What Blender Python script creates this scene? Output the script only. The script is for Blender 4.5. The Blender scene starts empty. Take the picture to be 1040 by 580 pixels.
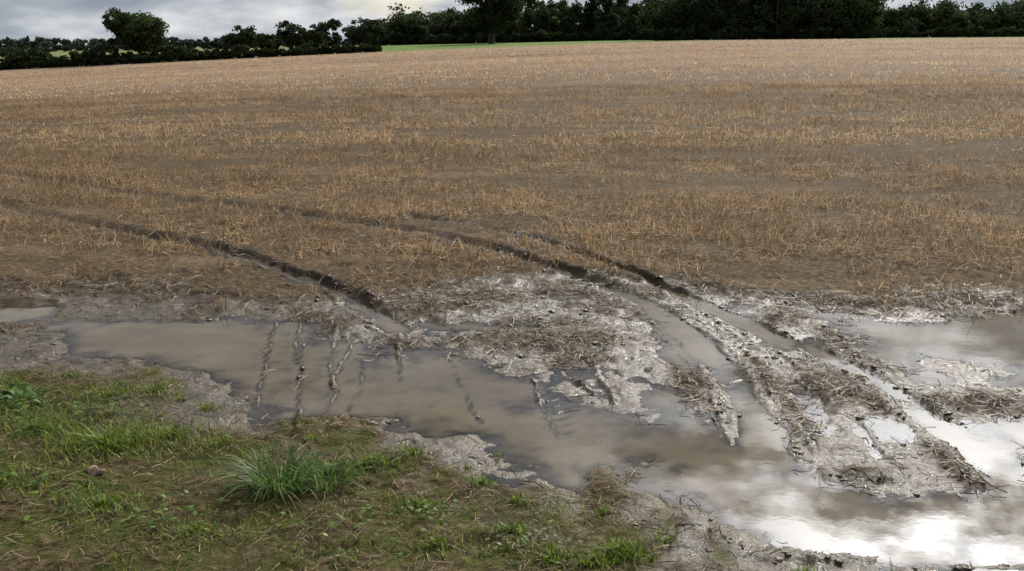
import bpy, math, numpy as np
from mathutils import Vector
R = np.random.default_rng(7)
scene = bpy.context.scene
scene.view_settings.view_transform='Standard'
scene.view_settings.look='None'
scene.view_settings.exposure=0

# ------------------------------------------------------------ noise
_T = [np.random.default_rng(100+i).random((256,256)) for i in range(8)]
def vn(x,y,s=0):
    t=_T[s%8]; xi=np.floor(x).astype(int); yi=np.floor(y).astype(int)
    fx=x-xi; fy=y-yi; fx=fx*fx*(3-2*fx); fy=fy*fy*(3-2*fy)
    a=t[xi&255,yi&255]; b=t[(xi+1)&255,yi&255]; c=t[xi&255,(yi+1)&255]; d=t[(xi+1)&255,(yi+1)&255]
    return (a*(1-fx)+b*fx)*(1-fy)+(c*(1-fx)+d*fx)*fy
def fbm(x,y,size,octs=4,s=0):
    v=0;a=1;t=0;f=1.0/size
    for o in range(octs):
        v=v+a*(vn(x*f+13.7*o+5*s,y*f+7.3*o+3*s,s+o)-.5)*2; t+=a; a*=.55; f*=2.03
    return v/t
def sst(a,b,x):
    t=np.clip((x-a)/(b-a),0,1); return t*t*(3-2*t)
def segdist(x,y,pts):
    best=np.full(x.shape,1e9)
    for (ax,ay),(bx,by) in zip(pts[:-1],pts[1:]):
        dx,dy=bx-ax,by-ay; L=dx*dx+dy*dy
        t=np.clip(((x-ax)*dx+(y-ay)*dy)/L,0,1)
        best=np.minimum(best,(x-ax-t*dx)**2+(y-ay-t*dy)**2)
    return np.sqrt(best)
def inside(x,y,poly):
    c=np.zeros(x.shape,bool); n=len(poly)
    for i in range(n):
        x1,y1=poly[i]; x2,y2=poly[(i+1)%n]
        if y1==y2: continue
        c^=((y1>y)!=(y2>y))&(x<(x2-x1)*(y-y1)/(y2-y1)+x1)
    return c
def sdist(x,y,poly):
    d=segdist(x,y,list(poly)+[poly[0]])
    return np.where(inside(x,y,poly),d,-d)
def smooth_line(pts,n=6):
    p=np.array(pts,float); P=np.vstack([2*p[0]-p[1],p,2*p[-1]-p[-2]]); out=[]
    for i in range(1,len(P)-2):
        for t in np.linspace(0,1,n,endpoint=False):
            out.append(.5*((2*P[i])+(-P[i-1]+P[i+1])*t+(2*P[i-1]-5*P[i]+4*P[i+1]-P[i+2])*t*t+(-P[i-1]+3*P[i]-3*P[i+1]+P[i+2])*t**3))
    out.append(p[-1]); return [tuple(q) for q in out]
def near_box(x,y,pts,m):
    p=np.array(pts); return np.nonzero((x>p[:,0].min()-m)&(x<p[:,0].max()+m)&(y>p[:,1].min()-m)&(y<p[:,1].max()+m))[0]

# ------------------------------------------------------------ layout (metres)
PUD=[(-2.75,5.95),(-2.05,6.15),(-1.18,5.95),(-.5,5.34),(0,5.1),(.2,4.8),(.37,4.4),(.8,4.22),(1.03,3.88),(1.33,3.66),(1.66,3.6),(2.06,3.55),(3.4,3.45),
     (3.4,2.9),(1.84,3.0),(1.13,3.04),(.73,3.25),(.66,3.42),(.31,3.66),(.08,3.78),(-.21,4.02),(-.53,4.32),(-.83,4.2),(-1.06,4.34),(-1.36,4.6),(-1.94,5.15),(-2.45,5.5)]
MUD=[(-9,7.4),(-5,7.0),(-3.57,6.85),(-2.75,7.0),(-1.85,6.8),(-1.1,6.5),(-.4,6.75),(0,7.2),(.71,7.1),(1.51,6.8),(2.4,6.6),(3.4,6.5),(7,6.3),(12,6.2),
     (12,1.5),(2.6,2.2),(.9,2.6),(.65,3.02),(.56,3.27),(.15,3.54),(-.28,3.81),(-.72,4.06),(-1.2,4.24),(-1.66,4.7),(-2.1,4.95),(-2.68,5.0),(-4,5.3),(-9,5.8)]
RUTS=[(smooth_line([(-9.5,13.6),(-6.4,12.5),(-3.85,11.1),(-1.85,9.8),(-.61,8.8),(.3,7.55),(.79,6.79),(1.04,6.0),(1.13,5.25),(1.14,4.48),(1.1,3.9)],3),.085),
      (smooth_line([(-8,11.9),(-5.3,10.4),(-3.5,9.0),(-2.44,8.2),(-1.32,6.95),(-.7,5.9)],3),.09),
      (smooth_line([(1.17,6.8),(1.54,5.8),(1.85,5.15),(1.95,4.35),(1.96,3.7)],3),.08),
      (smooth_line([(-1.0,9.9),(.2,8.7),(1.17,6.8)],3),.05)]
LUGS=[[(-1.49,6.04),(-1.38,5.4),(-1.31,5.07),(-1.22,4.54)],[(-1.11,6.04),(-.98,5.2),(-.88,4.76),(-.86,4.06)],[(-.85,5.7),(-.77,4.9),(-.82,4.24)],
      [(-.68,5.81),(-.57,4.9)],[(-1.33,6.04),(-1.18,5.24)],[(-.36,5.33),(-.14,4.36)],[(.1,4.99),(.225,4.12)],[(.28,5.1),(.42,4.75)],
      [(.45,5.2),(.5,4.6)],[(.88,5.8),(.98,5.2),(.97,4.1)],[(1.28,6.0),(1.33,5.3),(1.29,4.0)],[(1.3,6.2),(1.36,5.2)],[(1.62,4.6),(1.6,3.8)],[(1.82,3.95),(1.8,3.4)],
      [(.93,6.6),(1.2,5.8),(1.28,5.2)],[(1.3,6.4),(1.62,5.6),(1.72,5.0)],[(-.93,5.6),(-.92,4.7)],[(-1.22,5.6),(-1.02,4.5),(-.98,4.2)],[(1.5,5.6),(1.55,4.6)],[(2.3,4.9),(2.35,3.9)]]
MOUNDS=[(.4,5.62,.6,.24,.016),(-.6,6.5,.5,.4,.014),(1.62,4.85,.22,.4,.010),(2.15,4.6,.5,.2,.016),(1.9,5.45,.12,.6,.012),(1.78,6.1,.15,.4,.012),(1.42,3.78,.17,.06,.016),(1.85,3.85,.08,.25,.014),(.15,6.3,.5,.3,.01),(1.15,3.1,.14,.04,.022),(.75,3.2,.06,.1,.02),(1.55,3.04,.35,.03,.018),(.95,3.12,.12,.05,.02),(.6,3.38,.08,.07,.018)]
MATS=[(.42,5.62,.62,.22),(-.62,6.45,.45,.4),(1.62,4.85,.26,.42),(2.2,4.62,.6,.22),(1.92,5.45,.16,.65),(1.78,6.2,.2,.45),(1.42,3.78,.16,.05),(1.85,3.85,.08,.25),(.1,6.75,.9,.25),(-1.6,6.75,.9,.22),(-3.2,6.9,1.2,.25),(1.1,6.85,.9,.22),(2.6,6.6,1.5,.22),(2.9,4.3,.6,.25),(4.2,6.3,1.4,.2),(.9,4.9,.08,.5),(1.34,4.8,.07,.7),(-.2,5.7,.3,.15)]
POOLS=[(-3.3,6.3,.28,.26,.035),(2.7,5.7,.9,.5,.035),(3.0,5.1,.5,.22,.025),(1.5,6.2,.2,.35,.025),(.95,5.7,.14,.6,.022),(2.1,6.25,.35,.15,.022),(4.2,5.6,1.0,.6,.05),(2.05,4.0,.12,.3,.04),(.75,4.7,.15,.25,.02),(.3,6.75,.25,.12,.022),(-.2,6.0,.35,.12,.02),(.85,6.2,.2,.1,.02),(1.7,4.3,.15,.2,.018),(-2.0,6.5,.5,.08,.015),(2.6,4.95,.3,.12,.02),
       (1.55,5.6,.1,.3,.02),(1.45,4.6,.08,.25,.02),(2.35,4.25,.18,.12,.022),(1.75,5.35,.07,.3,.018),(.55,6.45,.2,.08,.02),(1.9,6.5,.3,.06,.018),(2.2,5.0,.12,.12,.018),(-.1,6.9,.25,.06,.02),(2.3,3.85,.15,.12,.02),(3.1,6.15,.35,.12,.03)]

AZ =np.array([-3,-.524,-.333,-.12,.08,.18,.35,.524,3])
ZE =np.array([-4,-3.1,-1.3,.46,1.75,2.2,2.4,2.6,3.0])
Z2 =np.array([-3,-2.0,-.8,1.45,2.45,2.7,3.0,3.2,3.6])
def far_h(x,y):
    d=np.hypot(x,y); a=x/np.maximum(y,5.0); a=np.where(y<5,np.clip(a,-3,3),a)
    z1=np.interp(a,AZ,ZE); z2=np.interp(a,AZ,Z2)
    t=np.clip((d-14)/156,0,1); t2=np.clip((d-170)/70,0,1)
    fade=sst(-5,20,y)
    return (z1*t+(z2-z1)*t2)*fade + fbm(x,y,45,2,3)*.25*sst(25,60,d)*(1-sst(120,170,d))

def masks(x,y):
    wob=fbm(x,y,.5,3,1)*.2+fbm(x,y,.12,2,3)*.08
    md=np.full(x.shape,-9.); i=np.nonzero(y<9.5)[0]
    md[i]=sdist(x[i],y[i],MUD)
    north=y>np.interp(x,[-9,-3,0,2,9],[6.4,6.0,5.5,5.2,4.5])
    lo=np.where(north,-.3,-.30); hi=np.where(north,.3,.26)
    mud=sst(lo,hi,md+wob*np.where(north,2.8,3.2))
    bank=(1-mud)*(~north)
    return mud,bank,md,wob
def H(x,y):
    x=np.asarray(x,float); y=np.asarray(y,float)
    z=far_h(x,y)
    near=(np.abs(x)<14)&(y<16)&(y>0)
    z=np.where(near,z,z+.06+fbm(x,y,.6,2)*.02)
    xs,ys=x[near],y[near]
    if len(xs)==0: return z
    mud,bank,md,wob=masks(xs,ys)
    h=.010+fbm(xs,ys,.55,3,2)*.016+fbm(xs,ys,.11,3,4)*.008
    rough=fbm(xs,ys,.05,2,5)*.004+np.abs(fbm(xs,ys,.13,3,6))*.010-.003
    h=h+rough*sst(-.3,.4,fbm(xs,ys,.9,2,0)+.15)
    i=near_box(xs,ys,PUD,.6)
    pd=sdist(xs[i],ys[i],PUD)+fbm(xs[i],ys[i],.4,4,1)*.26
    h[i]-=.031*sst(-.2,.25,pd)
    for cx,cy,rx,ry,a in POOLS:
        i=near_box(xs,ys,[(cx-2*rx,cy-2*ry),(cx+2*rx,cy+2*ry)],.05); X_,Y_=xs[i],ys[i]
        r=np.hypot((X_-cx)/rx,(Y_-cy)/ry)+fbm(X_,Y_,.3,3,2)*.6
        h[i]-=a*(1-sst(.4,1.35,r))
    for cx,cy,rx,ry,a in MOUNDS:
        i=near_box(xs,ys,[(cx-2.2*rx,cy-2.2*ry),(cx+2.2*rx,cy+2.2*ry)],.05); X_,Y_=xs[i],ys[i]
        r=np.hypot((X_-cx)/rx,(Y_-cy)/ry)+fbm(X_,Y_,.2,3,3)*.8
        h[i]+=(a+fbm(X_,Y_,.06,2,1)*.012)*(1-sst(.2,1.4,r))
    hf=.05+fbm(xs,ys,.4,3,0)*.025+fbm(xs,ys,.08,2,1)*.012
    out=sst(.1,1.3,-md)
    hb=.016+fbm(xs,ys,.45,3,5)*.016*(.5+out)+fbm(xs,ys,.09,3,6)*.015+.06*out
    h=h*mud+(1-mud)*np.where(bank>0,hb,hf)
    for pts,w in RUTS:
        i=near_box(xs,ys,pts,.5); X_,Y_=xs[i],ys[i]
        d=segdist(X_,Y_,pts)+fbm(X_,Y_,.25,2,4)*.03
        h[i]+=-(.024+.02*(1-mud[i]))*(1-sst(w*.5,w*1.2,d))+.006*np.exp(-((d-w*1.4)/.022)**2)*(.1+1.3*vn(X_*9,Y_*9,2))
    for j,pts in enumerate(LUGS):
        i=near_box(xs,ys,pts,.15); X_,Y_=xs[i],ys[i]
        d=segdist(X_+fbm(X_,Y_,.25,3,j)*.03,Y_,pts)
        g=sst(-.7,.2,fbm(X_*1.5,Y_,.3,3,j+2))
        h[i]+=((.022+fbm(X_,Y_,.04,2,j)*.006)*np.exp(-(d/.010)**2)-.006*np.exp(-((d-.03)/.014)**2))*g*np.where(pts[0][0]>.8,.5,1)
    for (x0,y0,x1,y1) in [(.12,5.0,.25,4.15),(1.14,5.3,1.12,4.2),(.5,5.1,.58,4.5),(1.9,4.3,1.95,3.7),(1.2,6.0,1.35,5.2)]:
        i=near_box(xs,ys,[(x0,y0),(x1,y1)],.15); X_,Y_=xs[i],ys[i]
        dx,dy=x1-x0,y1-y0; L=math.hypot(dx,dy); dx/=L; dy/=L
        u=(X_-x0)*dx+(Y_-y0)*dy; v=-(X_-x0)*dy+(Y_-y0)*dx
        band=sst(0,.03,u)*sst(0,.03,L-u)*(1-sst(.04,.09,np.abs(v)))
        h[i]+=.013*np.maximum(0,np.sin((u+np.abs(v)*.6)*2*math.pi/.085))**2*band*sst(-.4,.4,fbm(X_,Y_,.15,3,3))
    h=h+.07*sst(4.6,5.8,np.abs(xs))
    z[near]=z[near]+h
    return z
def matmask(x,y):
    m=np.zeros(len(x))
    n1=fbm(x,y,.25,4,4)*.9
    for cx,cy,rx,ry in MATS:
        r=np.hypot((x-cx)/rx,(y-cy)/ry)
        m=np.maximum(m,1-sst(.35,1.3,r+n1))
    m=np.maximum(m,.85*sst(.05,.35,fbm(x,y,.35,4,7))*(y>4.6))
    return m

# ------------------------------------------------------------ node helpers
def new_mat(name):
    m=bpy.data.materials.new(name); m.use_nodes=True; nt=m.node_tree; nt.nodes.clear()
    return m,nt
def N(nt,t,**k):
    n=nt.nodes.new(t)
    for a,b in k.items(): setattr(n,a,b)
    return n
def ramp(nt,src,stops):
    r=nt.nodes.new('ShaderNodeValToRGB'); e=r.color_ramp.elements
    while len(e)<len(stops): e.new(.5)
    for el,(p,c) in zip(e,stops):
        el.position=p; el.color=(*c,1) if not isinstance(c,float) else (c,c,c,1)
    nt.links.new(src,r.inputs[0]); return r.outputs[0]
def mixc(nt,f,a,b,mode='MIX'):
    m=nt.nodes.new('ShaderNodeMix'); m.data_type='RGBA'; m.blend_type=mode
    for s,v in ((m.inputs[0],f),(m.inputs[6],a),(m.inputs[7],b)):
        if hasattr(v,'links'): nt.links.new(v,s)
        elif isinstance(v,(int,float)): s.default_value=v
        else: s.default_value=(*v,1)
    return m.outputs[2]
def math_(nt,op,a,b=None,c=None):
    m=nt.nodes.new('ShaderNodeMath'); m.operation=op
    for s,v in zip(m.inputs,(a,b,c)):
        if v is None: continue
        if hasattr(v,'links'): nt.links.new(v,s)
        else: s.default_value=v
    return m.outputs[0]
def noise(nt,vec,scale,detail=6,rough=.6,sc=None):
    if sc:
        mp=nt.nodes.new('ShaderNodeMapping'); mp.inputs['Scale'].default_value=sc
        nt.links.new(vec,mp.inputs[0]); vec=mp.outputs[0]
    n=N(nt,'ShaderNodeTexNoise'); n.inputs['Scale'].default_value=scale
    n.inputs['Detail'].default_value=detail; n.inputs['Roughness'].default_value=rough
    nt.links.new(vec,n.inputs['Vector']); return n.outputs[0]
def attr(nt,name):
    a=N(nt,'ShaderNodeAttribute'); a.attribute_name=name; return a

# ------------------------------------------------------------ materials
def ground_material():
    m,nt=new_mat('wet_field_ground'); L=nt.links
    pos=N(nt,'ShaderNodeNewGeometry').outputs['Position']
    a=N(nt,'ShaderNodeSeparateColor'); L.new(attr(nt,'mask').outputs['Color'],a.inputs[0])
    b=N(nt,'ShaderNodeSeparateColor'); L.new(attr(nt,'mask2').outputs['Color'],b.inputs[0])
    n1=noise(nt,pos,4,8,.62); n2=noise(nt,pos,26,7,.65); n3=noise(nt,pos,120,3,.6)
    nL=noise(nt,pos,1.2,6,.65,(.22,1,1)); nF=noise(nt,pos,.11,5,.6,(.25,1,1)); nG=noise(nt,pos,9,5,.6,(.3,1,1))
    mud=ramp(nt,n1,[(.3,(.052,.038,.021)),(.5,(.095,.071,.041)),(.72,(.155,.12,.073))])
    mud=mixc(nt,ramp(nt,n2,[(.4,0.0),(.66,.85)]),mud,(.04,.029,.016))
    mat=ramp(nt,n3,[(.35,(.034,.024,.012)),(.6,(.10,.07,.037)),(.75,(.20,.145,.082))])
    bank=ramp(nt,n2,[(.3,(.022,.017,.008)),(.5,(.068,.052,.026)),(.72,(.16,.122,.07))])
    moss=ramp(nt,n3,[(.3,(.020,.028,.005)),(.7,(.085,.105,.02))])
    bank=mixc(nt,ramp(nt,n1,[(.43,0.0),(.6,.8)]),bank,moss)
    fld=ramp(nt,n2,[(.3,(.030,.021,.012)),(.52,(.088,.062,.036)),(.75,(.23,.168,.103))])
    fld=mixc(nt,ramp(nt,nL,[(.5,0.0),(.72,.5)]),fld,(.25,.183,.112))
    far=ramp(nt,nL,[(.3,(.165,.113,.074)),(.5,(.245,.172,.117)),(.7,(.37,.275,.19))])
    far=mixc(nt,ramp(nt,nF,[(.4,0.0),(.62,.6)]),far,(.20,.138,.088))
    crop=ramp(nt,nG,[(.3,(.08,.13,.03)),(.7,(.15,.22,.055))])
    c=mixc(nt,a.outputs[2],fld,far)
    c=mixc(nt,b.outputs[1],c,(.028,.02,.012))  # rut soil, darkened further to paint the ruts' shadow into the colour
    c=mixc(nt,a.outputs[0],c,mud)
    c=mixc(nt,b.outputs[2],c,mat)
    c=mixc(nt,a.outputs[1],c,bank)
    c=mixc(nt,b.outputs[0],c,crop)
    wet=math_(nt,'MAXIMUM',a.outputs[0],math_(nt,'MULTIPLY',b.outputs[1],.35))
    wet=math_(nt,'MULTIPLY',wet,math_(nt,'MULTIPLY_ADD',b.outputs[2],-.8,1.0))
    rw=ramp(nt,noise(nt,pos,9,6,.7),[(.38,.08),(.5,.22),(.62,.6)])
    r=mixc(nt,wet,(.9,.9,.9),rw)
    bs=N(nt,'ShaderNodeBsdfPrincipled'); L.new(c,bs.inputs['Base Color']); L.new(r,bs.inputs['Roughness'])
    sp=math_(nt,'MULTIPLY_ADD',wet,.34,.05); L.new(sp,bs.inputs['Specular IOR Level'])
    bp=N(nt,'ShaderNodeBump'); bp.inputs['Strength'].default_value=.9; bp.inputs['Distance'].default_value=.012
    hh=math_(nt,'MULTIPLY_ADD',n3,.4,n2); L.new(hh,bp.inputs['Height']); L.new(bp.outputs[0],bs.inputs['Normal'])
    o=N(nt,'ShaderNodeOutputMaterial'); L.new(bs.outputs[0],o.inputs[0]); return m
def water_material():
    m,nt=new_mat('muddy_water'); L=nt.links
    pos=N(nt,'ShaderNodeNewGeometry').outputs['Position']
    n=noise(nt,pos,2.2,7,.65,(1,1.6,1)); n2=noise(nt,pos,9,4,.6)
    col=ramp(nt,n,[(.3,(.10,.077,.047)),(.52,(.135,.106,.067)),(.7,(.17,.136,.09))])
    df=N(nt,'ShaderNodeBsdfDiffuse'); L.new(col,df.inputs[0])
    tr=N(nt,'ShaderNodeBsdfTransparent')
    mx=N(nt,'ShaderNodeMixShader'); L.new(attr(nt,'depth').outputs['Fac'],mx.inputs[0]); L.new(tr.outputs[0],mx.inputs[1]); L.new(df.outputs[0],mx.inputs[2])
    bp=N(nt,'ShaderNodeBump'); bp.inputs['Strength'].default_value=.1; bp.inputs['Distance'].default_value=.002
    L.new(n2,bp.inputs['Height'])
    gl=N(nt,'ShaderNodeBsdfGlossy'); gl.inputs['Roughness'].default_value=.015; L.new(bp.outputs[0],gl.inputs['Normal'])
    fr=N(nt,'ShaderNodeFresnel'); fr.inputs['IOR'].default_value=1.36
    m2=N(nt,'ShaderNodeMixShader'); L.new(fr.outputs[0],m2.inputs[0]); L.new(mx.outputs[0],m2.inputs[1]); L.new(gl.outputs[0],m2.inputs[2])
    o=N(nt,'ShaderNodeOutputMaterial'); L.new(m2.outputs[0],o.inputs[0]); return m
def leafy(name,trans=.35,rough=.7,spec=.25):
    m,nt=new_mat(name); L=nt.links
    c=attr(nt,'Col').outputs['Color']
    bs=N(nt,'ShaderNodeBsdfPrincipled'); L.new(c,bs.inputs['Base Color']); bs.inputs['Roughness'].default_value=rough; bs.inputs['Specular IOR Level'].default_value=spec
    t=N(nt,'ShaderNodeBsdfTranslucent'); L.new(c,t.inputs[0])
    mx=N(nt,'ShaderNodeMixShader'); mx.inputs[0].default_value=trans; L.new(bs.outputs[0],mx.inputs[1]); L.new(t.outputs[0],mx.inputs[2])
    o=N(nt,'ShaderNodeOutputMaterial'); L.new(mx.outputs[0],o.inputs[0]); return m
def plain(name,c1,c2,scale,rough,spec=.4,bump=.01):
    m,nt=new_mat(name); L=nt.links
    pos=N(nt,'ShaderNodeNewGeometry').outputs['Position']
    n=noise(nt,pos,scale,6,.65)
    bs=N(nt,'ShaderNodeBsdfPrincipled'); L.new(ramp(nt,n,[(.3,c1),(.7,c2)]),bs.inputs['Base Color'])
    bs.inputs['Roughness'].default_value=rough; bs.inputs['Specular IOR Level'].default_value=spec
    bp=N(nt,'ShaderNodeBump'); bp.inputs['Distance'].default_value=bump; L.new(n,bp.inputs['Height']); L.new(bp.outputs[0],bs.inputs['Normal'])
    o=N(nt,'ShaderNodeOutputMaterial'); L.new(bs.outputs[0],o.inputs[0]); return m
M_ground=ground_material(); M_water=water_material()
M_straw=leafy('straw',.45,.6,.2); M_wetstraw=leafy('wet_straw',.2,.5,.3); M_grass=leafy('grass_blades',.45,.5,.3); M_leaf=leafy('tree_leaves',.25,.8,.1)
M_bark=plain('bark',(.03,.024,.018),(.08,.065,.05),6,.9,.2,.03)
M_clod=plain('wet_mud_clod',(.04,.03,.018),(.12,.092,.058),40,.4,.4,.008)
M_stone=plain('stone_surface',(.16,.09,.06),(.34,.22,.16),30,.7,.3,.004)

# ------------------------------------------------------------ mesh helpers
def mesh(name,V,F,mat,attrs=None,smooth=False,parent=None):
    V=np.ascontiguousarray(V,dtype=np.float32).reshape(-1,3); F=np.ascontiguousarray(F,dtype=np.int32)
    k=F.shape[1]; me=bpy.data.meshes.new(name)
    me.vertices.add(len(V)); me.vertices.foreach_set('co',V.ravel())
    me.loops.add(F.size); me.loops.foreach_set('vertex_index',F.ravel())
    me.polygons.add(len(F)); me.polygons.foreach_set('loop_start',np.arange(0,F.size,k,dtype=np.int32))
    me.polygons.foreach_set('use_smooth',np.full(len(F),smooth))
    for n,(t,arr) in (attrs or {}).items():
        at=me.attributes.new(n,t,'POINT')
        at.data.foreach_set('color' if t=='FLOAT_COLOR' else 'value',np.ascontiguousarray(arr,dtype=np.float32).ravel())
    me.update(calc_edges=True)
    me.materials.append(mat)
    ob=bpy.data.objects.new(name,me); scene.collection.objects.link(ob)
    if parent: ob.parent=parent
    return ob
def rgba(c): return np.concatenate([c,np.ones((len(c),1))],1)
def ribbon_arrays(P,S,W,C):
    n,K,_=P.shape
    off=S[:,None,:]*W[:,:,None]*.5
    V=np.stack([P-off,P+off],2).reshape(n,K*2,3)
    q=[[2*k,2*k+1,2*k+3,2*k+2] for k in range(K-1)]
    F=(np.arange(n)[:,None,None]*2*K+np.array(q)[None]).reshape(-1,4)
    return V.reshape(-1,3),F,np.repeat(C,2*K,0)
def ribbons(name,P,S,W,C,mat,parent=None):
    V,F,CC=ribbon_arrays(P,S,W,C)
    return mesh(name,V,F,mat,{'Col':('FLOAT_COLOR',rgba(CC))},False,parent)
def unit(v): return v/np.maximum(np.linalg.norm(v,axis=-1,keepdims=True),1e-9)
def pal(n,cols,w):
    cols=np.array(cols); i=R.choice(len(cols),n,p=np.array(w)/sum(w))
    return cols[i]*(R.uniform(.7,1.25,(n,1)))
def empty(name):
    e=bpy.data.objects.new(name,None); scene.collection.objects.link(e); return e

# ------------------------------------------------------------ ground sheet
def axis(lo,hi,step,far,g):
    a=list(np.arange(lo,hi,step)); s=step; v=a[-1]
    while v<far: s=min(s*g,90); v+=s; a.append(v)
    return a
xr=axis(0,3.2,.011,3000,1.035); xs=np.array([-v for v in xr[:0:-1]]+xr)
yr=axis(2.7,7.0,.0105,3200,1.032); yb=[]; v=2.7; s=.0115
while v>-60: s*=1.12; v-=s; yb.append(v)
ys=np.array(yb[::-1]+yr)
X,Y=np.meshgrid(xs,ys); x=X.ravel(); y=Y.ravel()
z=H(x,y)
nx,ny=len(xs),len(ys)
idx=np.arange(nx*ny).reshape(ny,nx)
F=np.stack([idx[:-1,:-1],idx[:-1,1:],idx[1:,1:],idx[1:,:-1]],-1).reshape(-1,4)
mud,bank,md,wob=masks(x,y)
d=np.hypot(x,y); a_=x/np.maximum(y,5)
far=sst(18,75,y)
crop=((a_>-.14)&(a_<.22)|(a_>.33))*sst(170,172,d)*(1-sst(238,244,d))+ (d>244)*.6
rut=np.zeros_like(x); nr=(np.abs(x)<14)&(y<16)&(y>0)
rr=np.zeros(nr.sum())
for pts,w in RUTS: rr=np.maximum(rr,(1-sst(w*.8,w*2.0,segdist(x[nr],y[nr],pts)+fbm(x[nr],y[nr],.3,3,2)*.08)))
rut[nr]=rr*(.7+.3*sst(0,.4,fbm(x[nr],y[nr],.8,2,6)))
mt=np.zeros_like(x); mt[nr]=matmask(x[nr],y[nr])*sst(-.012,.006,z[nr])*mud[nr]*(1-.8*rr)
one=np.ones_like(x)
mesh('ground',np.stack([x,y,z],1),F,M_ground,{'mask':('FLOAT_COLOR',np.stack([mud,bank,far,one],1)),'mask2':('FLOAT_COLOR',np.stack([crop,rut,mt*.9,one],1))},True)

# ------------------------------------------------------------ puddle
wx=np.arange(-5.2,5.2,.02); wy=np.arange(2.4,7.5,.02); WX,WY=np.meshgrid(wx,wy); WX=WX.ravel(); WY=WY.ravel()
dep=-H(WX,WY)
ii=np.arange(len(wx)*len(wy)).reshape(len(wy),len(wx))
F=np.stack([ii[:-1,:-1],ii[:-1,1:],ii[1:,1:],ii[1:,:-1]],-1).reshape(-1,4)
F=F[(dep[F]>-.012).any(1)]
used=np.unique(F); rem=np.zeros(len(WX),int); rem[used]=np.arange(len(used)); F=rem[F]
mesh('puddle',np.stack([WX,WY,0*WX],1)[used],F,M_water,{'depth':('FLOAT',sst(-.001,.022,dep[used])*.92)},True)

# ------------------------------------------------------------ stubble
def rutmask(px,py):
    m=np.zeros(len(px)); i=np.nonzero(py<14.5)[0]
    for pts,w in RUTS: m[i]=np.maximum(m[i],1-sst(w*.9,w*2.0,segdist(px[i],py[i],pts)))
    return m
def scatter_field(y0,y1,dens):
    w1=.62*y1+2.5; n=int(dens*(y1-y0)*2*w1)
    px=R.uniform(-w1,w1,n); py=R.uniform(y0,y1,n)
    k=np.abs(px)<.62*py+2.5
    px,py=px[k],py[k]
    mud,bank,md,_=masks(px,py)
    clump=.5+1.6*fbm(px,py,.4,3,5)+1.5*fbm(px*.35,py,1.3,3,2)
    edge=sst(-.3,1.6,-md)
    pr=(1-mud)*(bank<=0)*np.clip(clump*(.35+.75*edge)+.14,0.02,1)*(1-.93*rutmask(px,py))
    k=R.random(len(px))<pr
    return px[k],py[k]
tan=[(.53,.385,.235),(.395,.278,.165),(.245,.165,.098),(.69,.54,.37),(.12,.082,.046),(.25,.24,.10)]
def bandtone(px,py):
    q=py+.12*px
    return (1+.45*fbm(px*.12,q,2.6,3,4)+.45*fbm(px*.05,q,9,2,1)+.35*fbm(px,py,.9,2,6))[:,None]
def warm(py):
    t=sst(6,50,py)
    return np.stack([.66+.44*t,.625+.43*t,.57+.48*t],1)
Ps=[];Ss=[];Ws=[];Cs=[]
for (y0,y1,dn,w,hmul,wt) in [(5.6,16,580,.004,1,(3.2,4,4,2,2.5,.7)),(16,36,190,.008,1,(4,4,3,2,1.2,.7)),(36,90,30,.016,.9,(4,4,2,1.5,.5,.7)),(90,172,5,.04,1.0,(4,4,1,1.5,.2,.7))]:
    px,py=scatter_field(y0,y1,dn); n=len(px)
    row=.125; q=py+.18*px; q2=np.round(q/row)*row+R.normal(0,.03,n); py=np.where(y0<16,q2-.18*px,py)
    h=R.uniform(.03,.12,n)*hmul*(1+.5*fbm(px,py,.8,3,3))
    b=np.stack([px,py,H(px,py)-.01],1)
    lean=np.stack([R.normal(0,.5,n),R.normal(0,.5,n),np.ones(n)],1)*h[:,None]
    Ps.append(np.stack([b,b+lean],1)); th=R.uniform(-1,1,n)
    Ss.append(np.stack([np.cos(th),np.sin(th),0*th],1)); Ws.append(np.stack([np.full(n,w),np.full(n,w*.7)],1)*R.uniform(.7,1.5,(n,1)))
    Cs.append(pal(n,tan,wt)*bandtone(px,py)*warm(py))
ribbons('stubble',np.concatenate(Ps),np.concatenate(Ss),np.concatenate(Ws),np.clip(np.concatenate(Cs),.01,.8),M_straw)
print('stubble',sum(map(len,Ps)))
Ps=[];Ss=[];Ws=[];Cs=[]
def lying(px,py,lmin,lmax,w,lift=.03):
    n=len(px); th=R.uniform(0,2*math.pi,n); l=R.uniform(lmin,lmax,n)
    dirv=np.stack([np.cos(th),np.sin(th)],1)
    z0=H(px,py); ex=px+dirv[:,0]*l; ey=py+dirv[:,1]*l
    z1=H(ex,ey); mx_=(px+ex)/2; my_=(py+ey)/2
    zm=H(mx_,my_)
    a=np.stack([px,py,z0+R.uniform(.002,lift,n)],1); b=np.stack([mx_,my_,np.maximum(zm,(z0+z1)/2)+R.uniform(.004,lift,n)],1); c=np.stack([ex,ey,z1+R.uniform(.002,lift,n)],1)
    s=np.stack([-dirv[:,1],dirv[:,0],R.normal(0,.5,n)],1)
    return np.stack([a,b,c],1),unit(s),np.full((n,3),w)*R.uniform(.6,1.5,(n,1))
for (y0,y1,dn,w) in [(5.6,14,480,.004),(14,34,80,.009)]:
    px,py=scatter_field(y0,y1,dn)
    P,S,W=lying(px,py,.04,.17,w,.045); Ps.append(P);Ss.append(S);Ws.append(W)
    Cs.append(pal(len(px),tan,(4,4,3,3,1.5,.5))*warm(py)*bandtone(px,py)*1.12)
ribbons('straw_litter',np.concatenate(Ps),np.concatenate(Ss),np.concatenate(Ws),np.clip(np.concatenate(Cs),.01,.8),M_straw)
wetc=[(.12,.085,.046),(.21,.15,.085),(.36,.27,.165),(.05,.036,.02)]
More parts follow.
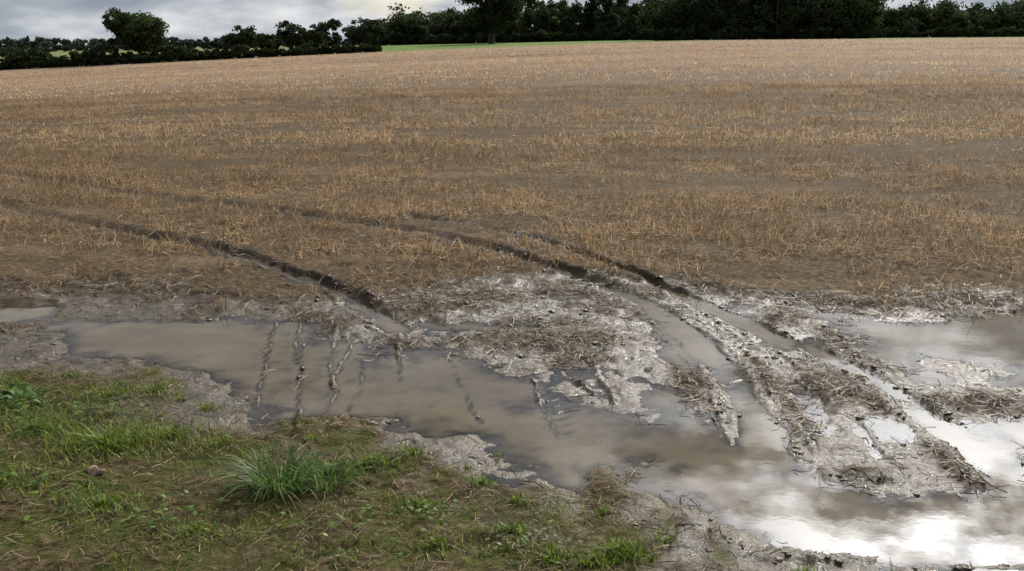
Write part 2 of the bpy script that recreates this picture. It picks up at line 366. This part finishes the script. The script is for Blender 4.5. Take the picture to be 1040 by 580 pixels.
n=160000; px=R.uniform(-4.2,5,n); py=R.uniform(3.0,7.5,n)
mud,bank,md,_=masks(px,py); hh=H(px,py); mm=matmask(px,py)
k=(hh>-.004)&(bank<.5)&(R.random(n)<mm*.6+.07)&(mud>.12)&(rutmask(px,py)<.9); px,py=px[k],py[k]
P,S,W=lying(px,py,.015,.12,.0034,.02); P[:,:,2]=np.maximum(P[:,:,2],.002)
ribbons('wet_straw_debris',P,S,W,pal(len(px),wetc,(3,4,1.5,2.5)),M_wetstraw)
print('debris',len(px))

# ------------------------------------------------------------ clods and stones
import bmesh
bm=bmesh.new(); bmesh.ops.create_icosphere(bm,subdivisions=2,radius=1); bm.verts.ensure_lookup_table()
IV=np.array([v.co[:] for v in bm.verts]); IF=np.array([[v.index for v in f.verts] for f in bm.faces]); bm.free()
def lumps(name,px,py,size,mat,flat=.6):
    n=len(px)
    ph=R.uniform(0,50,(n,1))
    r=1+.6*(vn(IV[None,:,0]*1.6+ph,IV[None,:,1]*1.6+IV[None,:,2]*1.3+ph,3)-.5)*2+.4*(vn(IV[None,:,0]*4+ph,IV[None,:,1]*4-IV[None,:,2]*4+ph,5)-.5)*2
    sc=np.stack([R.uniform(.6,1.6,n),R.uniform(.6,1.4,n),R.uniform(.4,.9,n)*flat],1)*size[:,None]
    V=IV[None]*r[:,:,None]*sc[:,None,:]
    th=R.uniform(0,6.28,n); c,s=np.cos(th)[:,None],np.sin(th)[:,None]
    V=np.stack([V[...,0]*c-V[...,1]*s,V[...,0]*s+V[...,1]*c,V[...,2]],-1)
    V+=np.stack([px,py,np.maximum(H(px,py),-.012)+size*.02],1)[:,None,:]
    F=(np.arange(n)[:,None,None]*len(IV)+IF[None]).reshape(-1,3)
    return mesh(name,V.reshape(-1,3),F,mat,None,True)
cx=[];cy=[];cs=[]
for pts,w in RUTS:
    P_=np.array(pts); P_=P_[P_[:,1]<8.5]
    for i in range(len(P_)-1):
        n=int(90*np.linalg.norm(P_[i+1]-P_[i])); t=R.random(n)[:,None]; p=P_[i]*(1-t)+P_[i+1]*t
        side=np.where(R.random(n)<.5,-1,1)*R.normal(w*1.5,.05,n); cx.append(p[:,0]+side); cy.append(p[:,1]); cs.append(R.gamma(1.5,.0032,n)+.002)
for pts in LUGS:
    P_=np.array(pts)
    for i in range(len(P_)-1):
        n=int(22*np.linalg.norm(P_[i+1]-P_[i])); t=R.random(n)[:,None]; p=P_[i]*(1-t)+P_[i+1]*t
        cx.append(p[:,0]+R.normal(0,.02,n)); cy.append(p[:,1]); cs.append(R.gamma(1.5,.0028,n)+.002)
for mx_,my_,rx,ry,a in MOUNDS:
    n=int(260*rx*ry+12); cx.append(R.normal(mx_,rx*.6,n)); cy.append(R.normal(my_,ry*.6,n)); cs.append(R.gamma(1.5,.0038,n)+.002)
n=2400; cx.append(R.uniform(-3.6,4,n)); cy.append(R.uniform(3,7,n)); cs.append(R.gamma(1.5,.003,n)+.002)
px=np.concatenate(cx);py=np.concatenate(cy);sz=np.concatenate(cs); k=(H(px,py)>-.008)&(masks(px,py)[1]<.6)
lumps('mud_clods',px[k],py[k],np.minimum(sz[k],np.where(py[k]<3.5,.012,.019)),M_clod)
lumps('stone',np.array([-1.64]),np.array([3.68]),np.array([.026]),M_stone,.9)

# ------------------------------------------------------------ grass on the bank
def blades(px,py,length,width,col,arch=.6,spread=None,K=4):
    n=len(px); th=R.uniform(0,2*math.pi,n) if spread is None else spread
    d_=np.stack([np.cos(th),np.sin(th)],1); l=length*R.uniform(.55,1.15,n); z0=H(px,py)-.004
    ar=arch*R.uniform(.4,1.5,n); t=np.linspace(0,1,K)[None]
    out=l[:,None]*(t*.15+ar[:,None]*t**1.8*.75); up=l[:,None]*np.maximum(t*(1-.55*ar[:,None]*t),.02)
    P=np.stack([px[:,None]+d_[:,0:1]*out,py[:,None]+d_[:,1:2]*out,z0[:,None]+up],-1)
    S=np.stack([-d_[:,1],d_[:,0],R.normal(0,.25,n)],1)
    W=width*np.array([.8,1,.8,.08])[None]*R.uniform(.6,1.3,(n,1))
    return P,unit(S),W,col
greens=[(.125,.19,.022),(.19,.255,.032),(.065,.105,.018),(.26,.31,.055)]
dry=[(.36,.27,.15),(.24,.17,.09),(.12,.088,.048),(.48,.38,.24)]
parts=[]
n=120000; px=R.uniform(-4.5,1.6,n); py=R.uniform(1.8,5.9,n)
mud,bank,md,_=masks(px,py)
dn=fbm(px,py,.3,4,3)*1.4+.4*fbm(px,py,.9,2,6)+.08-.18*sst(-1.4,.5,px)
k=(bank>.12)&(R.random(n)<np.clip((dn-.05)*2.6,0.012,1)*sst(0,.3,-md+.18)); px1,py1=px[k],py[k]
parts.append(blades(px1,py1,np.full(len(px1),.022)+.032*R.random(len(px1)),.0033,pal(len(px1),greens+dry[:2],(4,3,4,1,1.4,1.5))*(1+.6*fbm(px1,py1,.25,2,1))[:,None],.8))
k=(bank>.15)&(R.random(n)<.26*np.clip(1-dn,0,1)); px2,py2=px[k],py[k]
P,S,W=lying(px2,py2,.015,.08,.0026,.010)
ribbons('dead_grass_litter',P,S,W,pal(len(px2),dry,(2,3,4,.6)),M_straw)
def patch(cx,cy,r,n,l,w,cols,wts,arch=.6):
    a=R.uniform(0,6.28,n); rad=r*np.abs(R.normal(0,.6,n))
    x_=cx+rad*np.cos(a); y_=cy+rad*np.sin(a)*.8
    return blades(x_,y_,np.full(n,l),w,pal(n,cols,wts),arch)
for cx,cy,r,n,l in [(-1.73,4.0,.28,1200,.085),(-1.5,4.15,.2,450,.07),(-2.35,4.5,.25,400,.06),(-1.78,4.76,.14,300,.05),(-1.95,4.72,.12,200,.045),(-2.1,4.2,.3,450,.07),
                    (.38,3.1,.11,420,.06),(.28,3.04,.1,250,.05),(-.12,3.68,.06,120,.05),(-1.25,4.05,.15,250,.06),(0,3.25,.10,160,.05),(-.34,3.45,.12,260,.05),(.33,3.42,.05,90,.04),
                    (-.58,3.86,.09,200,.055),(-.42,3.98,.07,120,.045),(-.72,3.78,.12,240,.06),(.13,3.06,.12,260,.05),(-.25,3.12,.13,220,.05),(-1.1,3.2,.22,350,.05),(-1.5,3.4,.2,350,.06),(-2.0,3.6,.3,500,.06),(-.45,4.02,.05,60,.05),(.95,2.98,.06,80,.04),(-.05,3.95,.02,12,.06),(-1.45,4.5,.08,100,.04),(-2.3,5.0,.12,120,.035),
                    (-.9,4.1,.07,70,.035),(-.18,3.85,.04,40,.03),(.55,3.2,.05,60,.035),(-1.62,4.62,.07,70,.04),(.02,3.5,.06,70,.04),(-2.7,4.9,.2,200,.05)]:
    parts.append(patch(cx,cy,r,n,l,.0038,greens,(3,4,2,2)))
def cat(parts): return [np.concatenate([p[i] for p in parts]) for i in range(4)]
P,S,W,C=cat(parts); ribbons('grass',P,S,W,C,M_grass)
def tuft(name,cx,cy,n,l,w,r,cols):
    a=R.uniform(0,6.28,n); rad=r*np.sqrt(R.random(n)); x_=cx+rad*np.cos(a); y_=cy+rad*np.sin(a)
    P,S,W,C=blades(x_,y_,np.full(n,l),w,pal(n,cols,(3,3,2,2)),.95,a+R.normal(0,.5,n)); ribbons(name,P,S,W,C,M_grass)
blue=[(.075,.15,.03),(.115,.20,.04),(.045,.09,.022),(.20,.27,.08)]
tuft('grass_tuft',-.90,3.6,260,.22,.0055,.11,blue)
tuft('grass_tuft',-.72,3.64,130,.16,.005,.08,blue)
tuft('grass_tuft',-1.72,4.02,160,.12,.005,.08,greens)
def weeds(name,spots):
    Ps=[];Ss=[];Ws=[];Cs=[]
    for cx,cy,r,n,l in spots:
        x_=R.normal(cx,r,n); y_=R.normal(cy,r*.8,n); th=R.uniform(0,6.28,n); z0=H(x_,y_)+R.uniform(.01,.04,n)
        el=R.uniform(-.1,.7,n); dv=np.stack([np.cos(th)*np.cos(el),np.sin(th)*np.cos(el),np.sin(el)],1); L_=l*R.uniform(.6,1.2,n)
        b=np.stack([x_,y_,z0],1); t=np.array([0,.3,.65,1.0])
        P=b[:,None]+dv[:,None]*L_[:,None,None]*t[None,:,None]; P[:,3,2]-=L_*.15
        Ps.append(P);Ss.append(unit(np.stack([-dv[:,1],dv[:,0],0*el],1)));Ws.append(L_[:,None]*np.array([.12,.55,.6,.06])[None]);Cs.append(pal(n,[(.09,.16,.025),(.14,.22,.035),(.05,.09,.02)],(2,2,1)))
    ribbons(name,np.concatenate(Ps),np.concatenate(Ss),np.concatenate(Ws),np.concatenate(Cs),M_grass)
weeds('clover_weeds',[(-2.4,4.55,.12,120,.04),(-2.2,4.3,.14,80,.03),(-1.95,4.45,.1,60,.03),(-.3,3.4,.1,60,.022),(-1.3,3.3,.15,80,.028),(-.6,3.15,.15,60,.025),(.05,3.15,.1,60,.022),(-1.8,3.5,.2,80,.03),(-.55,3.9,.06,40,.02)])
weeds('dock_plant',[(-2.42,4.62,.03,14,.08)])

# ------------------------------------------------------------ trees
def tubes(specs,seg=7):
    V=[];F=[];o=0
    for pts,rad in specs:
        pts=np.array(pts,float)
        for i,(p,r) in enumerate(zip(pts,rad)):
            t=unit(pts[min(i+1,len(pts)-1)]-pts[max(i-1,0)]); u=unit(np.cross(t,[.3,.9,.1])); v=np.cross(t,u)
            an=np.linspace(0,2*math.pi,seg,endpoint=False)
            V.append(p+r*(np.cos(an)[:,None]*u+np.sin(an)[:,None]*v))
        for i in range(len(pts)-1):
            for j in range(seg):
                k=(j+1)%seg; F.append([o+i*seg+j,o+i*seg+k,o+(i+1)*seg+k,o+(i+1)*seg+j])
        o+=len(pts)*seg
    return np.concatenate(V),np.array(F)
def crown(c,rx,rz,ncl,nleaf,size,base,clump=.3,cone=False):
    c=np.array(c,float)
    u=unit(R.normal(0,1,(ncl,3))); rr=R.uniform(.35,1.0,(ncl,1))**.6
    cc=u*rr*np.array([rx,rx,rz])*R.uniform(.75,1.1,(ncl,1))
    if cone:
        t=R.random(ncl); a=R.uniform(0,6.28,ncl); q=(1-t)**.6*rx*R.uniform(.2,1,ncl)
        cc=np.stack([np.cos(a)*q,np.sin(a)*q,(t*2-1)*rz],1)
    cr=R.uniform(.6,1.4,ncl)*clump*min(rx,rz)
    k=np.repeat(np.arange(ncl),nleaf); n=len(k)
    p=c+cc[k]+unit(R.normal(0,1,(n,3)))*(R.random((n,1))**.6)*cr[k][:,None]*np.array([1.2,1.2,.8])
    dv=unit(R.normal(0,1,(n,3))); sd=unit(np.cross(dv,R.normal(0,1,(n,3)))); s=size*R.uniform(.6,1.4,n)
    P=np.stack([p-dv*s[:,None]*.5,p,p+dv*s[:,None]*.5],1)
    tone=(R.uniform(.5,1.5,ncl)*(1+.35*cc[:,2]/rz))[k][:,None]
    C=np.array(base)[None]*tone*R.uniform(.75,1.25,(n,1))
    return P,sd,s[:,None]*np.array([.15,.8,.1])[None],C,c+cc
def ground_z(x,y): return float(H(np.array([x]),np.array([y]))[0])
def tree(name,x,y,height,width,base,ncl=60,nleaf=90,size=.38,low=.12):
    g=ground_z(x,y); e=empty(name)
    ch=height*(1-low); c=(x,y,g+height*low+ch*.5)
    P,S,W,C,cc=crown(c,width*.42,ch*.42,ncl,nleaf,size,base)
    for i in range(4):
        a=R.uniform(0,6.28); c2=(x+math.cos(a)*width*.28,y+math.sin(a)*width*.28,c[2]+R.uniform(-.25,.3)*ch)
        q=crown(c2,width*.2,ch*.2,ncl//5,nleaf,size,base,.5); P,S,W,C=[np.concatenate([m_,n_]) for m_,n_ in zip((P,S,W,C),q[:4])]
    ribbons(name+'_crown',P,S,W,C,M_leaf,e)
    top=(x+.2,y,c[2]+ch*.2); r0=height*.035
    sp=[([(x,y,g-.2),(x+.05,y,g+height*.2),(x-.1,y,c[2]),top],[r0*1.3,r0,r0*.6,r0*.2])]
    for i in range(8):
        q=cc[R.integers(len(cc))]; st=np.array([x,y,g+height*R.uniform(.18,.45)])
        sp.append(([st,(st+q)/2+[0,0,.3],q],[r0*.45,r0*.28,r0*.08]))
    V,F=tubes(sp); mesh(name+'_trunk',V,F,M_bark,None,True,e)
tree('oak_tree',-65,180,9.6,12,(.045,.065,.02),75,100,.42,.03)
for a,D,h,w in [(-.262,225,6.6,9),(-.213,228,6.8,9),(-.18,228,6.4,8),(-.235,215,4.0,7),(-.19,215,4.5,6),(-.145,228,7.0,10)]:
    tree('field_tree',a*D,D,h,w,(.035,.05,.02),40,80,.4,.02)
tree('oak_tree',-.02*225,225,18,15,(.03,.045,.016),85,110,.45,.04)

def mass(name,items,base_cols):
    e=empty(name); A=[];sp=[]
    gz=H(np.array([i[0] for i in items]),np.array([i[1] for i in items]))
    for g,(x_,y_,h,w,ncl,nl,sz,cone) in zip(gz,items):
        q=crown((x_,y_,g+h*.46),w*.5,h*.48,ncl,nl,sz,base_cols[R.integers(len(base_cols))],.38 if not cone else .3,cone); A.append(q[:4])
        sp.append(([(x_,y_,g-.3),(x_,y_,g+h*.45),(x_+.2,y_,g+h*.8)],[h*.025,h*.018,h*.006]))
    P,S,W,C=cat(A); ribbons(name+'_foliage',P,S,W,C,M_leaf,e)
    V,F=tubes(sp,5); mesh(name+'_trunks',V,F,M_bark,None,True,e)
def shrubs(a0,a1,D0,D1,h): 
    return [(a*D0+R.uniform(-.5,.5),R.uniform(D0,D1),h*R.uniform(.7,1.2),3.6,12,50,.45,False) for a in np.arange(a0,a1,.0055)]
WA=np.array([-.13,-.11,-.08,-.05,.0,.04,.08,.13,.136,.18,.34,.35,.36,.39,.41,.43,.46,.48,.52,.7,1.0])
WT=np.array([7.0,10.5,9.5,11.5,13.5,12.5,12.8,13,15,17,16,12,8.5,14,14.5,9.5,11.0,13.5,10.5,13,11])
it=shrubs(-.135,.95,239,241,2.4)
for a in np.arange(-.13,.95,.0105):
    for k in range(2):
        aa=a+R.uniform(-.005,.005); D=R.uniform(243,275); top=np.interp(aa,WA,WT)*(R.uniform(.85,1.08),R.uniform(.72,.95))[k]; g=ground_z(aa*D,D)
        cone=(.0<aa<.135)
        h=top*D/260-g*.9+R.uniform(-.8,.8)
        it.append((aa*D,D,h,R.uniform(8,11) if not cone else 7.5,30,70,.55,cone))
mass('woodland',it,[(.033,.048,.018),(.028,.042,.016),(.042,.056,.02)])
it=shrubs(.14,.345,203,205,2.6)
for a in np.arange(.145,.345,.010):
    D=R.uniform(205,222); h=np.interp(a,[.14,.18,.25,.33,.35],[8,12.5,13.5,12,8.5])+R.uniform(-.7,.7)
    it.append((a*D,D,h,R.uniform(9,11),36,90,.5,False))
mass('tree_belt',it,[(.028,.042,.015),(.035,.05,.018)])
it=[]
for a in np.arange(-.95,-.13,.005):
    D=R.uniform(173,176); h=np.interp(a,[-.9,-.52,-.4,-.3,-.15],[3.8,3.2,2.6,2.1,1.2])*R.uniform(.75,1.25)*(1+.25*math.sin(a*90))
    it.append((a*D,D,h,3.8,10,70,.32,False))
for a in np.arange(-.95,-.13,.003): it.append((a*172.5,172.5,1.3,2.4,6,50,.3,False))
mass('hedgerow',it,[(.024,.036,.013),(.03,.042,.015)])
it=[]
for a in np.arange(-1.0,-.1,.009):
    D=R.uniform(400,480); it.append((a*D,D,(4.9-ground_z(a*D,D))*R.uniform(.7,1.15),15,16,40,1.1,False))
mass('distant_woodland',it,[(.045,.06,.045),(.05,.068,.05)])  # lighter, bluer foliage: distance haze put into the leaf colour

# ------------------------------------------------------------ light and sky
EL,AZI=math.radians(36),math.radians(27)
sd=Vector((math.sin(AZI)*math.cos(EL),math.cos(AZI)*math.cos(EL),math.sin(EL)))
su=bpy.data.lights.new('sun','SUN'); su.energy=3.0; su.angle=math.radians(1.0); su.color=(1,.91,.78)
so=bpy.data.objects.new('sun',su); so.rotation_euler=(-sd).to_track_quat('-Z','Y').to_euler(); scene.collection.objects.link(so)
w=bpy.data.worlds.new('World'); scene.world=w; w.use_nodes=True; nt=w.node_tree; nt.nodes.clear(); L=nt.links
sky=N(nt,'ShaderNodeTexSky'); sky.sky_type='NISHITA'; sky.sun_disc=False; sky.sun_elevation=EL; sky.sun_rotation=AZI
tc=N(nt,'ShaderNodeTexCoord').outputs['Generated']
cn=noise(nt,tc,2.6,6,.58,(1,1,3.2)); cn2=noise(nt,tc,6.5,7,.6,(1,1,3))
mask=ramp(nt,cn,[(.34,0.0),(.46,1.0)])
grey=ramp(nt,cn2,[(.3,(2.2,2.7,3.3)),(.5,(4.0,4.4,4.9)),(.68,(7.8,8.0,8.1))])
dt=N(nt,'ShaderNodeVectorMath',operation='DOT_PRODUCT'); L.new(tc,dt.inputs[0]); dt.inputs[1].default_value=sd
g=math_(nt,'POWER',math_(nt,'MAXIMUM',dt.outputs['Value'],0.0),40.0)
pat=ramp(nt,cn2,[(.40,.04),(.54,1.0)])
gl=math_(nt,'MULTIPLY',math_(nt,'MULTIPLY',g,310.0),pat)
cmb=N(nt,'ShaderNodeCombineColor'); [L.new(gl,cmb.inputs[i]) for i in range(3)]
cl=mixc(nt,1.0,grey,cmb.outputs[0],'ADD')
fin=mixc(nt,mask,sky.outputs[0],cl)
bg=N(nt,'ShaderNodeBackground'); bg.inputs['Strength'].default_value=.1; L.new(fin,bg.inputs[0])
o=N(nt,'ShaderNodeOutputWorld'); L.new(bg.outputs[0],o.inputs[0])

cam=bpy.data.cameras.new('camera'); cam.sensor_width=36; cam.lens=36*1020/1040; cam.clip_end=9000; cam.clip_start=.05
co=bpy.data.objects.new('camera',cam); co.location=(0,0,1.7); co.rotation_euler=(math.radians(76.5),0,0); scene.collection.objects.link(co); scene.camera=co
